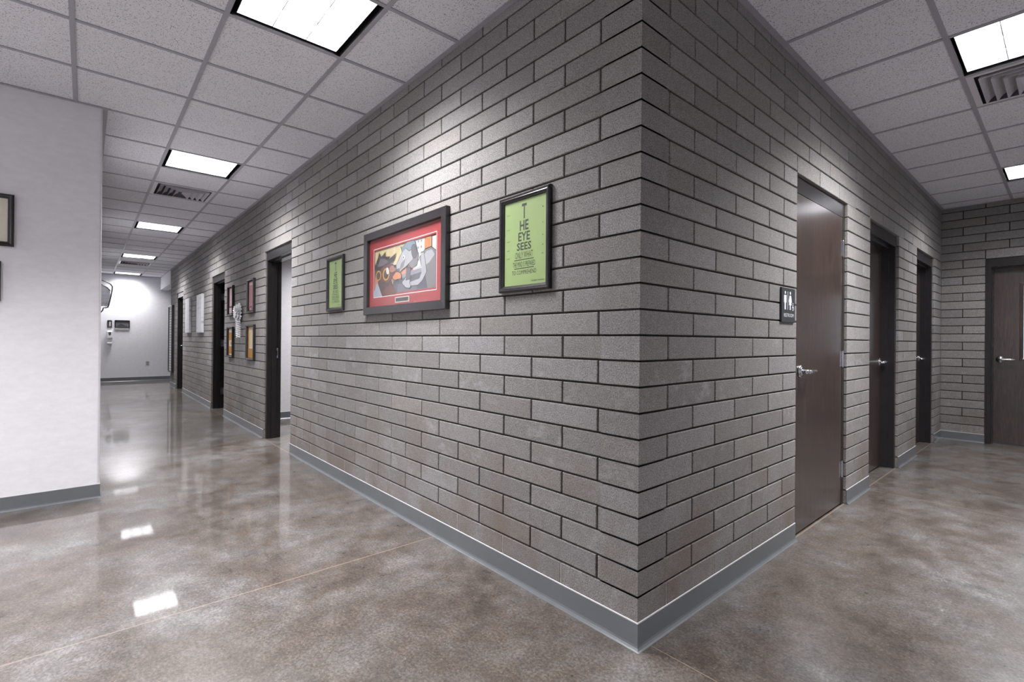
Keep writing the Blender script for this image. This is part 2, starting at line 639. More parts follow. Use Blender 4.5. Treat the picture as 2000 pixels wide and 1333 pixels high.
def region(x, y):
    if y > 0:
        return x > 0
    if x < -144.5:
        return y > -60
    return True
TZ = CEIL + 0.22
mb = MB()
for x0, x1 in zip(XS[:-1], XS[1:]):
    ys = sorted(set(YS + [0, -60]))
    for y0, y1 in zip(ys[:-1], ys[1:]):
        if not region((x0 + x1) / 2, (y0 + y1) / 2):
            continue
        if any(f[0] <= x0 and x1 <= f[1] and f[2] <= y0 and y1 <= f[3] for f in fx):
            continue
        mb.box(x0, x1, y0, y1, TZ, TZ + 0.7)
ceiling = struct(mb.build('ceiling', MT['tile']))
# plain ceiling over the rooms behind the block wall, and the alcove
mb = MB()
mb.box(-544, -99, 7.6, 140, CEIL, CEIL + 1)
mb.box(-630, -544, 7.0, 120, CEIL, CEIL + 1)
struct(mb.build('ceiling_rooms', MT['wall']))
# grid of tees and the wall angle
mb = MB()
HW = 0.47
def tee_x(y, x0, x1):
    mb.box(x0, x1, y - HW, y + HW, CEIL, CEIL + 0.35)
def tee_y(x, y0, y1):
    mb.box(x - HW, x + HW, y0, y1, CEIL + 0.01, CEIL + 0.34)
for y in YS[1:-1]:
    if y > 0:
        tee_x(y, 0, 96)
    elif y > -60:
        tee_x(y, -630, 96)
    else:
        tee_x(y, -144.5, 96)
for x in XS[1:-1]:
    if x < -144.5:
        tee_y(x, -60, 0)
    elif x <= 0:
        tee_y(x, -205, -0.0)
    else:
        tee_y(x, -205, 258)
AW = 1.15
az0, az1 = CEIL - 0.03, CEIL + 0.1
mb.box(-630, AW, -AW, 0, az0, az1)
mb.box(0, AW, 0, 258, az0, az1)
mb.box(AW, 96, 258 - AW, 258, az0, az1)
mb.box(-144.5, -144.5 + AW, -205, -60 + AW, az0, az1)
mb.box(-630, -144.5, -60, -60 + AW, az0, az1)
mb.box(-630, -630 + AW, -60, 0, az0, az1)
mb.box(96 - AW, 96, -205, 258, az0, az1)
struct(mb.build('trim_1', MT['tee']))

# ------------------------------------------------------------------ troffers
light_names = {
    (-60, -30): 'large recessed fluorescent light nearest in the left corridor ceiling',
    (-180, -30): 'second recessed fluorescent light along the left corridor, before the nearer vent',
    (-324, -30): 'third recessed fluorescent light along the left corridor, beyond the nearer vent',
    (-468, -30): 'fourth recessed light of the left corridor, just before the farther vent',
    (-612, -30): 'farthest recessed light of the left corridor, against the white end wall',
    (36, 90): 'recessed fluorescent light touching the vent in the right corridor ceiling',
    (36, 210): 'farther recessed light in the right corridor, near its end wall',
    (-60, -126): 'recessed lobby light behind the viewpoint, nearest to the white return wall corner',
    (36, -180): 'recessed lobby light behind the viewpoint, on the right corridor axis',
    (-108, -174): 'recessed lobby light behind the viewpoint, deepest beside the white wall',
}
DIM = {(-612, -30): 0.42, (-468, -30): 0.6, (-324, -30): 0.65, (-180, -30): 0.85, (36, 90): 1.3, (36, 210): 0.5}
def troffer(x0, x1, y0, y1, label, cz=CEIL, k=1):
    xm, ym = (x0 + x1) / 2, (y0 + y1) / 2
    power = k
    t = bpy.data.objects.new('ceiling_light', None)
    t.empty_display_size = 0.05
    COL.objects.link(t)
    t.location = Vector((xm, ym, cz)) * I
    t['label'] = label; t['category'] = 'ceiling light'; t['group'] = 'recessed fluorescent ceiling lights'
    a, b = 11.45, 11.45
    ia, ib = 10.95, 10.45          # lens inset: a narrow and a wider black reveal
    h = MB()
    # housing: black side reveal and top
    def ringz(ax, ay, bx, by, z0, z1):
        c0 = [(xm - ax, ym - ay), (xm + ax, ym - ay), (xm + ax, ym + ay), (xm - ax, ym + ay)]
        c1 = [(xm - bx, ym - by), (xm + bx, ym - by), (xm + bx, ym + by), (xm - bx, ym + by)]
        vs = [(x, y, z0) for x, y in c0] + [(x, y, z1) for x, y in c1]
        h.add(vs, [(k, (k + 1) % 4, 4 + (k + 1) % 4, 4 + k) for k in range(4)])
    ringz(a, b, a, b, cz + 0.05, cz + 3.4)
    ringz(ia, ib, ia, ib, cz + 0.5, cz + 3.4)
    h.box(xm - a, xm + a, ym - b, ym + b, cz + 3.4, cz + 3.6)
    h.build('housing', MT['reveal'], t)
    l = MB()
    l.box(xm - ia + .05, xm + ia - .05, ym - ib + .05, ym + ib - .05, cz + 2.9, cz + 3.1)
    l.build('lens', MT['lens_dim'] if power < 0.5 else MT['lens'], t)
    v = MB()
    for k in (-1, 1):
        v.box(xm - ia + .05, xm + ia - .05, ym + k * ib / 3 - .09, ym + k * ib / 3 + .09, cz + 0.5, cz + 2.85)
        v.box(xm + k * ia / 3 - .09, xm + k * ia / 3 + .09, ym - ib + .05, ym + ib - .05, cz + 0.52, cz + 2.86)
    for k in (-1, 1):
        v.box(xm - ia + .05, xm + ia - .05, ym + k * (ib - .1) - .05, ym + k * (ib - .1) + .05, cz + 0.5, cz + 2.85)
        v.box(xm + k * (ia - .1) - .05, xm + k * (ia - .1) + .05, ym - ib + .05, ym + ib - .05, cz + 0.5, cz + 2.85)
    v.build('louver', MT['louver'], t)
    ld = bpy.data.lights.new('fluorescent_tubes', 'AREA')
    ld.shape = 'RECTANGLE'; ld.size = 2 * ia * I * 0.96; ld.size_y = 2 * ib * I * 0.96
    ld.energy = TROFFER_W * power; ld.spread = math.radians(SPREAD)
    ld.color = (1.0, 0.985, 0.99)
    lo = bpy.data.objects.new('fluorescent_tubes', ld)
    COL.objects.link(lo)
    lo.parent = t
    lo.location = Vector((0, 0, 0.45)) * I
    return t

for (x, y) in LIGHTS:
    c = cell(x, y)
    troffer(*c, light_names[(x, y)], k=DIM.get((x, y), 1))
troffer(-236, -212, 50, 74, 'recessed fluorescent light in the bright room behind the open doorway', CEIL - 0.6, 1.2)

# ------------------------------------------------------------------ diffusers
def diffuser(x0, x1, y0, y1, label, turn=False):
    xm, ym = (x0 + x1) / 2, (y0 + y1) / 2
    t = bpy.data.objects.new('ceiling_vent', None)
    COL.objects.link(t)
    t.empty_display_size = 0.05
    t.location = Vector((xm, ym, CEIL)) * I
    t['label'] = label; t['category'] = 'ceiling vent'; t['group'] = 'square louvred supply vents'
    s_ = 11.5
    # local frame: u runs from the closed side to the open side of the blade pattern
    def R(u, v, z):
        return (xm - v, ym + u, z) if turn else (xm - u, ym + v, z)
    f = MB(R)
    f.box(-s_, -s_ + 1.4, -s_, s_, CEIL + .05, CEIL + .15)
    f.box(s_ - 1.0, s_, -s_, s_, CEIL + .05, CEIL + .15)
    f.box(-s_ + 1.4, s_ - 1.0, -s_, -s_ + 1.4, CEIL + .05, CEIL + .15)
    f.box(-s_ + 1.4, s_ - 1.0, s_ - 1.4, s_, CEIL + .05, CEIL + .15)
    f.build('flange', MT['vent'], t)
    k = MB(R)
    k.box(-s_, s_, -s_, s_, CEIL + 4.3, CEIL + 4.5)
    k.box(-s_, -s_ + .1, -s_, s_, CEIL + .15, CEIL + 4.3); k.box(s_ - .1, s_, -s_, s_, CEIL + .15, CEIL + 4.3)
    k.box(-s_, s_, -s_, -s_ + .1, CEIL + .15, CEIL + 4.3); k.box(-s_, s_, s_ - .1, s_, CEIL + .15, CEIL + 4.3)
    k.build('duct_box', MT['dark'], t)
    # nested blades, straight across the closed side and curved down both flanks
    for i, r in enumerate((9.3, 7.2, 5.1, 3.0)):
        v = MB(R)
        prof = [(r, -0.45), (r - 0.25, 0.1), (r - 0.7, 0.8), (r - 1.4, 1.5), (r - 2.3, 2.1)]
        T = 0.09
        ub = 10.45
        for (ra, za), (rb, zb) in zip(prof[:-1], prof[1:]):
            for q in (((ub, -ra), (-ra, -ra), (-rb, -rb), (ub, -rb)), ((-ra, -ra), (-ra, ra), (-rb, rb), (-rb, -rb)), ((-ra, ra), (ub, ra), (ub, rb), (-rb, rb))):
                (p0, p1, p2, p3) = q
                vs = [(*p0, CEIL + za), (*p1, CEIL + za), (*p2, CEIL + zb), (*p3, CEIL + zb)]
                vs += [(x_, y_, z_ + T) for x_, y_, z_ in vs]
                v.add(vs, [(0, 1, 2, 3), (7, 6, 5, 4), (0, 4, 5, 1), (2, 6, 7, 3), (1, 5, 6, 2), (3, 7, 4, 0)])
        v.build('blade', MT['vent'], t)
    return t
vl = {(-228, -30): 'nearer square ceiling vent in the left corridor, with curved blades',
      (-516, -30): 'farther small-looking ceiling vent deep in the left corridor',
      (36, 114): 'ceiling vent with curved blades beside the light in the right corridor'}
for p in VENTS:
    diffuser(*cell(*p), vl[p], turn=p[0] > 0)

# ------------------------------------------------------------------ rubber cove base
def cove(name, pts, closed_ends=True):
    """pts: floor polyline (x,y) in inches; the profile flares to the LEFT-hand side of travel reversed (out = right of travel)"""
    prof = [(0.0, 4.0), (0.14, 3.96), (0.15, 0.75), (0.22, 0.42), (0.42, 0.16), (0.72, 0.05), (0.72, 0.0), (0.0, 0.0)]
    P = [Vector((x, y, 0)) for x, y in pts]
    nrm = []
    for k in range(len(P) - 1):
        d = (P[k + 1] - P[k]).normalized()
        nrm.append(Vector((d.y, -d.x, 0)))
    mb = MB(); n = len(prof)
    vs = []
    for k, p in enumerate(P):
        if k == 0: o = nrm[0]
        elif k == len(P) - 1: o = nrm[-1]
        else:
            o = nrm[k - 1] + nrm[k]
            o = o / o.dot(nrm[k])
        vs += [p + o * a + Vector((0, 0, z)) for a, z in prof]
    fs = []
    for k in range(len(P) - 1):
        for j in range(n):
            q = (j + 1) % n
            fs.append((k * n + j, k * n + q, (k + 1) * n + q, (k + 1) * n + j))
    fs += [tuple(range(n)), tuple(range(len(vs) - n, len(vs)))]
    mb.add(vs, fs)
    o = struct(mb.build(name, MT['base']))
    # bead of light sealant along the top edge
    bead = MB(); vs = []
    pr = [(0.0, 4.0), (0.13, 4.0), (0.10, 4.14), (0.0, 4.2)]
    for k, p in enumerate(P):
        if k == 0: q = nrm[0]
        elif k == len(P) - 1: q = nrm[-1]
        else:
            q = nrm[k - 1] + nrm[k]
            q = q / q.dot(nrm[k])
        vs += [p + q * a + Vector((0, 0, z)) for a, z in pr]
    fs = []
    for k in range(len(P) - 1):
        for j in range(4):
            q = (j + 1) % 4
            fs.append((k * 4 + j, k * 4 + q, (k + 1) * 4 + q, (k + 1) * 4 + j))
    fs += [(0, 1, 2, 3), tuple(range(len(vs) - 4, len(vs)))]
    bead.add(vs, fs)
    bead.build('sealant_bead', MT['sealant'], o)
    return o

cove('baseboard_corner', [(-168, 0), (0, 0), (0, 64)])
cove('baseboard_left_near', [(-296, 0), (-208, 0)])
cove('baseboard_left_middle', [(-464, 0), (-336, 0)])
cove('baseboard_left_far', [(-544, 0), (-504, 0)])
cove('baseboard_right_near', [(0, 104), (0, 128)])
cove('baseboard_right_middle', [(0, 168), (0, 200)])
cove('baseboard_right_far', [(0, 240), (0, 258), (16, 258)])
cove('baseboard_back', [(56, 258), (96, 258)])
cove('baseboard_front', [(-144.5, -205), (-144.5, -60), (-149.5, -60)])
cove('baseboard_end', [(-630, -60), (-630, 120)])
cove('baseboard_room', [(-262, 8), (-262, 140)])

# ------------------------------------------------------------------ doors
def lever(B, a, b, c, direction, parent, mat=None):
    """satin lever: round rose, neck and a lever running along a"""
    mb = MB(B)
    mb.cyl((a, b, c), (0, 0, 0.35), 1.55, 1.5, 28)
    mb.cyl((a, b, c + 0.35), (0, 0, 0.28), 1.15, 0.95, 28)
    mb.cyl((a, b, c + 0.5), (0, 0, 1.7), 0.52, 0.48, 18)
    d = direction
    pts = [(a - 0.35 * d, b, c + 2.15), (a, b, c + 2.2), (a + 0.8 * d, b, c + 2.25), (a + 3.2 * d, b, c + 2.25), (a + 4.3 * d, b - .02, c + 2.15), (a + 4.75 * d, b - .03, c + 1.75), (a + 4.75 * d, b - .03, c + 1.2)]
    mb.tube(pts, [0.42, 0.5, 0.46, 0.42, 0.42, 0.4, 0.34], 14)
    return mb.build('lever_handle', MT['nickel'], parent, smooth=True)

def hinge(B, a, b, c, parent, side=1):
    mb = MB(B)
    mb.cyl((a, b - 2.25, c), (0, 4.5, 0), 0.27, 0.27, 12)
    mb.cyl((a, b - 2.45, c), (0, 0.2, 0), 0.16, 0.2, 12)
    mb.cyl((a, b + 2.25, c), (0, 0.2, 0), 0.2, 0.14, 12)
    mb.box(a - 1.6 * side if side > 0 else a, a if side > 0 else a + 1.6, b - 2.25, b + 2.25, c - 0.3, c - 0.2)
    return mb.build('hinge', MT['nickel'], parent)

def door_frame(B, a0, a1, parent, rec, depth, stop0, fmat, head=4, hz=87.5):
    mb = MB(B)
    z0 = 83.6
    f0 = -rec
    for s_, x in ((1, a0 + 0.02), (-1, a1 - 0.02)):
        e = x + 2 * s_
        mb.box(min(x, e), max(x, e), 0, hz, f0 - depth, f0)
        q = e + 0.62 * s_
        mb.box(min(e, q), max(e, q), 0, z0, stop0 - 2.2, stop0)
    mb.box(a0 + 2.02, a1 - 2.02, z0, hz, f0 - depth, f0 - 0.003)
    mb.box(a0 + 2.6, a1 - 2.6, z0 - 0.62, z0, stop0 - 2.2, stop0)
    return mb.build('door_frame', fmat, parent)

def door(name, B, a0, a1, kind, lever_side, fmat='frame', rec=0.8, leaf=True, lite=False, dmat='wood'):
    """kind 'out' = leaf flush with the near face, 'in' = leaf at the back of the frame"""
    t = bpy.data.objects.new(name, None)
    t.empty_display_size = 0.05
    COL.objects.link(t)
    t.location = B((a0 + a1) / 2, 0, 0) * I
    t['kind'] = 'structure'
    depth = 6.0
    if kind == 'out':
        stop = -rec - 2.0
        front = -rec - 0.05
    else:
        stop = -rec - 1.9
        front = stop - 2.2
    door_frame(B, a0, a1, t, rec, depth, stop, MT[fmat])
    L0, L1 = a0 + 2.15, a1 - 2.15
    if leaf:
        mb = MB(B)
        bot = 0.55
        c0, c1 = front - 1.75, front
        if lite:
            g0, g1, h0, h1 = 28.3, 40, 40.6, 74.9
            mb.box(L0, g0, bot, 83.5, c0, c1); mb.box(g1, L1, bot, 83.5, c0, c1)
            mb.box(g0, g1, bot, h0, c0, c1); mb.box(g0, g1, h1, 83.5, c0, c1)
            lf = mb.build('door_leaf', MT[dmat], t)
            gb = MB(B); gb.box(g0, g1, h0, h1, c0 + 0.7, c1 - 0.7)
            gb.build('glass_pane', MT['lite'], lf)
            gf = MB(B); gf.ring(g0 - 1.1, h0 - 1.1, g1 + 1.1, h1 + 1.1, [(0, c1), (0.1, c1 + 0.22), (0.9, c1 + 0.28), (1.35, c1 + 0.05), (1.35, c1 - .8)])
            gf.build('glazing_frame', MT['wood'], lf)
        else:
            mb.box(L0, L1, bot, 83.5, c0, c1)
            lf = mb.build('door_leaf', MT[dmat], t)
        la = L0 + 2.75 if lever_side < 0 else L1 - 2.75
        lever(B, la, 40, front, 1 if lever_side < 0 else -1, lf)
        if kind == 'out':
            ha = L1 + 0.1 if lever_side < 0 else L0 - 0.1
            for hz in (74.5, 42.5, 10.5):
                hinge(B, ha, hz, front + 0.22, lf, 1 if lever_side < 0 else -1)
    return t

# right corridor
door('door_1', WR, 64, 104, 'out', -1, rec=0.75)
door('door_2', WR, 128, 168, 'in', 1, fmat='framegrey')
door('door_3', WR, 200, 240, 'in', 1, fmat='framegrey')
door('door_4', WF, 16, 56, 'in', -1, rec=-0.25, lite=True)
# left corridor
d5 = door('door_5', WL, -208, -168, 'in', -1, leaf=False)
mb = MB(WL)                                     # strike plate on the far jamb of the open doorway
mb.box(-206, -205.93, 37.8, 42.6, -5.6, -4.4)
mb.box(-205.93, -205.9, 39, 41.4, -5.3, -4.7, 1)
mb.build('strike_plate', [MT['nickel'], MT['reveal']], d5)
d6 = door('door_6', WL, -336, -296, 'in', -1, leaf=False)
mb = MB()                                       # leaf swung fully into the room, hinged on the far jamb
mb.box(-333.9, -332.15, 7.3, 43.0, 0.55, 83.5)
lf = mb.build('door_leaf', MT['frame'], d6)
for z in (74.9, 43.8, 11.5):
    mb = MB()
    mb.box(-333.98, -333.86, 3.6, 6.9, z - 2.25, z + 2.25)
    mb.cyl((-333.6, 7.1, z - 2.25), (0, 0, 4.5), 0.27, 0.27, 12)
    mb.build('hinge', MT['nickel'], lf)
door('door_7', WL, -504, -464, 'in', -1, leaf=True)

# ------------------------------------------------------------------ framed pictures
def picture(B, a0, a1, b0, b1, label, fw_, depth, prof=None, cat='picture', name='framed_picture', group=None, mat='pframe', gap=0.15):
    t = thing(name, label, cat, B, (a0 + a1) / 2, b0, 0, group)
    f = MB(B)
    p = prof or [(0, 0.05), (0, depth * .8), (fw_ * .22, depth), (fw_ * .75, depth * .9), (fw_, depth * .55), (fw_, depth * .35)]
    f.ring(a0, b0, a1, b1, p)
    f.ring(a0, b0, a1, b1, [(0, 0.05), (fw_, 0.05)])
    f.build('frame', MT[mat], t)
    return t

def panel(B, a0, a1, b0, b1, c, mat, name, parent, th=0.08):
    mb = MB(B); mb.box(a0, a1, b0, b1, c - th, c)
    return mb.build(name, mat, parent)

def sheet(B, a0, a1, b0, b1, c, parent):
    mb = MB(B)
    mb.add([(a0, b0, c), (a1, b0, c), (a1, b1, c), (a0, b1, c)], [(0, 1, 2, 3)])
    return mb.build('glass', MT['glass'], parent)

def eye_chart(a0, a1, b0, b1, label):
    fwid = 1.25
    t = picture(WL, a0, a1, b0, b1, label, fwid, 0.95, name='framed_poster', cat='poster', group='green eye chart posters',
                prof=[(0, 0.05), (0, .62), (.12, .82), (.3, .95), (.55, .86), (.72, .9), (1.0, .62), (1.1, .58), (1.25, .45), (1.25, .3)])
    pr = panel(WL, a0 + fwid - .1, a1 - fwid + .1, b0 + fwid - .1, b1 - fwid + .1, 0.3, MT['green'], 'print', t)
    cx = (a0 + a1) / 2 - 0.15
    c = 0.315
    T = b1 - 0.0
    rows = [('T', cx, T - 4.9, 2.9, 1.35, c), ('HE', cx, T - 7.15, 1.95, 2.45, c), ('EYE', cx, T - 9.15, 1.7, 3.3, c),
            ('SEES', cx, T - 10.95, 1.5, 4.1, c), ('ONLY WHAT', cx, T - 12.5, 1.25, 5.0, c),
            ('THE MIND IS PREPARED', cx, T - 14.15, 1.0, 6.3, c), ('TO COMPREHEND', cx, T - 15.6, .8, 6.9, c)]
    for k, y in enumerate((3.7, 6.6, 8.9, 10.7, 12.3)):
        rows.append((str(k + 1), a1 - 2.2, T - y, .22, .25 + .05 * k, c))
        rows.append(('20 FEET', a0 + 2.4, T - y, .16, 1.0, c))
    rows.append(('THE MIND  PREPARED', a1 - 3.5, b0 + 1.75, .2, 3.6, c))
    text_mesh('lettering', WL, rows, MT['ink'], pr)
    r = MB(WL)
    for y in (T - 12.75, T - 14.4):
        r.box(cx - 2.75, cx + 2.75, y - .1, y + .05, c - .02, c)
    r.build('rule_lines', MT['ink'], pr)
    sheet(WL, a0 + fwid, a1 - fwid, b0 + fwid, b1 - fwid, 0.42, t)
    return t

eye_chart(-33.0, -18.7, 56.5, 75.4, 'green eye chart poster in a black frame, nearest to the brick corner')
eye_chart(-127.0, -112.7, 56.5, 74.8, 'green eye chart poster in a black frame, between the open doorway and the red picture')

# large red-matted picture with a painted animal scene
def big_picture():
    a0, a1, b0, b1 = -96.0, -51.8, 54.2, 78.1
    t = picture(WL, a0, a1, b0, b1, 'large black-framed painting with a wide red mat, hanging between the two green posters', 2.3, 1.25, cat='picture',
                prof=[(0, 0.05), (0, 1.15), (.12, 1.27), (2.1, 1.2), (2.2, 1.1), (2.3, .55), (2.3, .3)])
    mt = MB(WL)
    mt.ring(a0 + 2.2, b0 + 2.2, a1 - 2.2, b1 - 2.2, [(0, .35), (3.3, .35), (3.32, .28)])
    mat_ = mt.build('mat', MT['red'], t)
    w = MB(WL); w.ring(a0 + 5.1, b0 + 4.85, a1 - 5.1, b1 - 4.95, [(0, .36), (.16, .36), (.16, .26)])
    w.build('mat_bevel', MT['white'], mat_)
    x0, x1, y0, y1 = a0 + 5.2, a1 - 5.2, b0 + 4.95, b1 - 5.05
    wd, hg = x1 - x0, y1 - y0
    pr = panel(WL, x0, x1, y0, y1, 0.12, color('cream_paint', 232, 212, 158, .6, .1, 3), 'canvas', t)
    lay = [0.125]
    def shape(name, pts, mat, line=0.0):
        lay[0] += 0.004
        if line:
            mu = sum(p[0] for p in pts) / len(pts); mv = sum(p[1] for p in pts) / len(pts)
            big = []
            for u, v in pts:
                d = math.hypot((u - mu) * 2.3, v - mv) + 1e-6
                big.append((min(1, max(0, u + (u - mu) * line / d)), min(1, max(0, v + (v - mv) * line / d))))
            shape(name + '_outline', big, color('umber_paint', 44, 34, 34))
            lay[0] += 0.004
        mb = MB(WL)
        P = [(x0 + u * wd, y0 + v * hg) for u, v in pts]
        mb.poly(P, lay[0] - .003, lay[0])
        return mb.build(name, mat, pr)
    def blob(cx, cy, rx, ry, rot=0, n=22, wob=0.0):
        out = []
        for k in range(n):
            th = 2 * math.pi * k / n
            r = 1 + wob * math.sin(3 * th + cx * 9) + wob * .6 * math.sin(5 * th)
            u, v = rx * math.cos(th) * r, ry * math.sin(th) * r
            out.append((cx + (u * math.cos(rot) - v * math.sin(rot)), cy + (u * math.sin(rot) + v * math.cos(rot))))
        return [(min(1, max(0, a)), min(1, max(0, b))) for a, b in out]
    peach = color('peach_paint', 226, 150, 112)
    grey = color('grey_paint', 132, 132, 134); lgrey = color('pale_grey_paint', 186, 188, 194)
    dgrey = color('slate_paint', 84, 86, 98); brown = color('brown_paint', 72, 42, 34)
    rust = color('rust_paint', 112, 48, 36); dk = color('umber_paint', 44, 34, 34)
    yel = color('mustard_paint', 214, 166, 44); blue = color('dusty_blue_paint', 122, 148, 160)
    pap = color('paper_paint', 232, 234, 232); org = color('orange_paint', 224, 140, 84)
    shape('wall_band', [(0, 0), (1, 0), (1, .62), (.75, .55), (.5, .5), (.2, .6), (0, .62)], peach)
    for k in range(5):
        shape('wall_stripe', [(.12 + .11 * k, .55), (.15 + .11 * k, .55), (.15 + .11 * k, 1), (.12 + .11 * k, 1)], color('pale_cream_paint', 240, 224, 176))
    shape('chart', [(.66, .38), (.82, .42), (.82, 1), (.66, 1)], pap)
    for r_ in range(4):
        for q in range(3):
            shape('chart_mark', [(.68 + .045 * q, .9 - .11 * r_), (.70 + .045 * q, .9 - .11 * r_), (.70 + .045 * q, .94 - .11 * r_), (.68 + .045 * q, .94 - .11 * r_)], grey)
    shape('wall_column', [(.83, .3), (.91, .3), (.91, 1), (.83, 1)], org)
    shape('certificate', [(.92, .66), (1, .64), (1, .98), (.92, .98)], rust)
    shape('certificate', [(.935, .70), (.99, .69), (.99, .94), (.935, .94)], pap)
    shape('desk', [(.3, 0), (1, 0), (1, .40), (.62, .36), (.35, .28)], dgrey)
    shape('desk_top', [(.34, .27), (1, .40), (1, .45), (.62, .41), (.34, .33)], color('desk_light_paint', 150, 150, 162))
    shape('desk_panel', [(.42, .02), (.72, .05), (.72, .2), (.42, .2)], color('desk_mid_paint', 112, 114, 126))
    shape('papers', [(.66, .44), (.82, .46), (.8, .56), (.67, .54)], pap)
    # hunched long-snouted grey animal on the right
    shape('back', [(.76, .62), (.84, .74), (.92, .76), (1, .66), (1, 0), (.88, 0), (.84, .3), (.79, .46)], grey, line=.018)
    shape('back_light', [(.80, .62), (.86, .71), (.93, .71), (.97, .62), (.9, .5), (.84, .46)], lgrey)
    shape('neck', [(.6, .84), (.7, .9), (.74, .66), (.72, .5), (.64, .46), (.56, .62)], grey, line=.018)
    shape('arm', [(.80, .2), (.86, .34), (.82, .7), (.78, .7), (.79, .34), (.76, .24), (.6, .2), (.58, .14), (.74, .13)], lgrey, line=.018)
    shape('head', [(.36, .36), (.42, .34), (.48, .46), (.56, .52), (.66, .62), (.68, .84), (.62, .93), (.52, .86), (.46, .72), (.40, .58)], lgrey, line=.018)
    shape('muzzle', blob(.40, .42, .06, .09, -.5, wob=.06), dgrey)
    shape('snout_shade', [(.44, .44), (.52, .52), (.55, .66), (.48, .6)], grey)
    shape('hair', [(.47, .92), (.5, .8), (.56, .86), (.6, .8), (.66, .82), (.7, .9), (.66, 1), (.58, .98), (.52, .9)], blue, line=.018)
    shape('ear', blob(.68, .76, .035, .12, .1), dgrey, line=.018)
    shape('eye', blob(.52, .70, .02, .035), pap)
    shape('pupil', blob(.515, .695, .009, .018), dk)
    shape('hand', blob(.57, .2, .055, .1, .2, wob=.15), lgrey, line=.018)
    shape('cup', [(.56, .26), (.62, .27), (.63, .46), (.57, .5)], dgrey, line=.018)
    # dark shaggy animal on the left
    shape('body', [(0, 0), (.34, 0), (.36, .16), (.30, .36), (.22, .46), (.1, .44), (.06, .2)], brown)
    shape('coat', [(.12, 0), (.4, 0), (.38, .12), (.3, .22), (.2, .16)], rust)
    shape('collar', [(0, .12), (.07, .3), (.16, 0), (0, 0)], color('pale_blue_paint', 182, 192, 206))
    shape('face', [(.1, .34), (.26, .26), (.34, .36), (.4, .5), (.34, .6), (.24, .64), (.12, .62)], rust, line=.018)
    shape('snout', blob(.34, .52, .06, .07, .3, wob=.05), color('tan_paint', 170, 110, 92), line=.018)
    shape('nose', blob(.385, .56, .022, .03), dk)
    shape('mane', [(.03, .42), (.02, .66), (.08, .82), (.1, .92), (.14, .82), (.22, .9), (.2, .8), (.3, .78), (.27, .72), (.4, .82), (.36, .68), (.28, .62), (.16, .6), (.1, .46)], dk)
    shape('mane_light', [(.07, .62), (.12, .78), (.2, .76), (.27, .68), (.16, .62)], color('taupe_paint', 112, 102, 110))
    for cx, cy, rr in ((.09, .44, .05), (.23, .44, .06)):
        o = blob(cx, cy, rr, rr * 2.1); i_ = blob(cx, cy, rr * .72, rr * 1.6)
        n = len(o)
        for k in range(0, n):
            q = (k + 1) % n
        shape('spectacle_rim', o, yel)
        shape('spectacle_lens', i_, brown)
    shape('tooth', blob(.255, .5, .025, .07, .1), pap)
    shape('paw', blob(.42, .36, .07, .07, .2, wob=.1), org, line=.018)
    # small engraved plate on the mat
    pl = panel(WL, -77.6, -70.0, 57.0, 58.5, 0.42, color('plate_silver', 190, 186, 180, .3), 'name_plate', t, .06)
    mb = MB(WL); mb.box(-77.2, -70.4, 57.25, 58.25, .42, .44)
    mb.build('plate_face', MT['reveal'], pl)
    sheet(WL, a0 + 2.2, a1 - 2.2, b0 + 2.2, b1 - 2.2, 0.60, t)
big_picture()

# four small frames around the rosette
pink = color('dusty_pink_print', 176, 128, 134); pinkl = color('pale_pink_print', 214, 186, 190)
maroon = color('maroon_print', 96, 34, 44); amber = color('amber_print', 196, 132, 36)
cream = color('cream_print', 224, 204, 172); tan = color('tan_print', 188, 134, 52)
def small(a0, a1, b0, b1, label, bands, side):
    t = picture(WL, a0, a1, b0, b1, label, 1.0, 1.3, group='small framed prints around the rosette')
    pr = panel(WL, a0 + .9, a1 - .9, b0 + .9, b1 - .9, .3, side, 'print', t)
    k = 0
    for (u0, u1, v0, v1, mm) in bands:
        k += 1
        w_, h_ = a1 - a0 - 2.0, b1 - b0 - 2.0
        panel(WL, a0 + 1 + u0 * w_, a0 + 1 + u1 * w_, b0 + 1 + v0 * h_, b0 + 1 + v1 * h_, .3 + .02 * k, mm, 'print_field', pr, .015)
    return t
small(-237.5, -224, 60, 77.2, 'pink print in a thin dark frame, upper of the two beside the open doorway',
      [(.08, .95, .03, .97, pink), (.15, .9, .86, .96, pinkl), (.2, .62, .03, .16, maroon), (.3, .5, .03, .11, pinkl)], maroon)
small(-283, -269.5, 60, 77.2, 'pale pink print in a thin dark frame, upper left above the amber print',
      [(.08, .95, .03, .97, pink), (.2, .8, .3, .97, pinkl), (.05, .98, .25, .29, maroon), (.1, .92, .03, .24, color('white_pink_print', 226, 208, 214))], maroon)
small(-283.5, -269.3, 36.2, 53.6, 'amber print with white patches in a dark frame, lower left under the pale pink print',
      [(.08, .95, .03, .97, amber), (.15, .9, .86, .98, MT['white']), (.15, .9, .34, .56, MT['white']), (.45, .75, .4, .52, tan), (.2, .8, .02, .06, MT['white'])], tan)
small(-238.3, -223.2, 36.2, 54.0, 'cream and tan print in a dark frame, lower beside the open doorway',
      [(.1, .95, .03, .97, tan), (.2, .92, .33, .98, cream), (.2, .92, .3, .34, MT['white'])], amber)

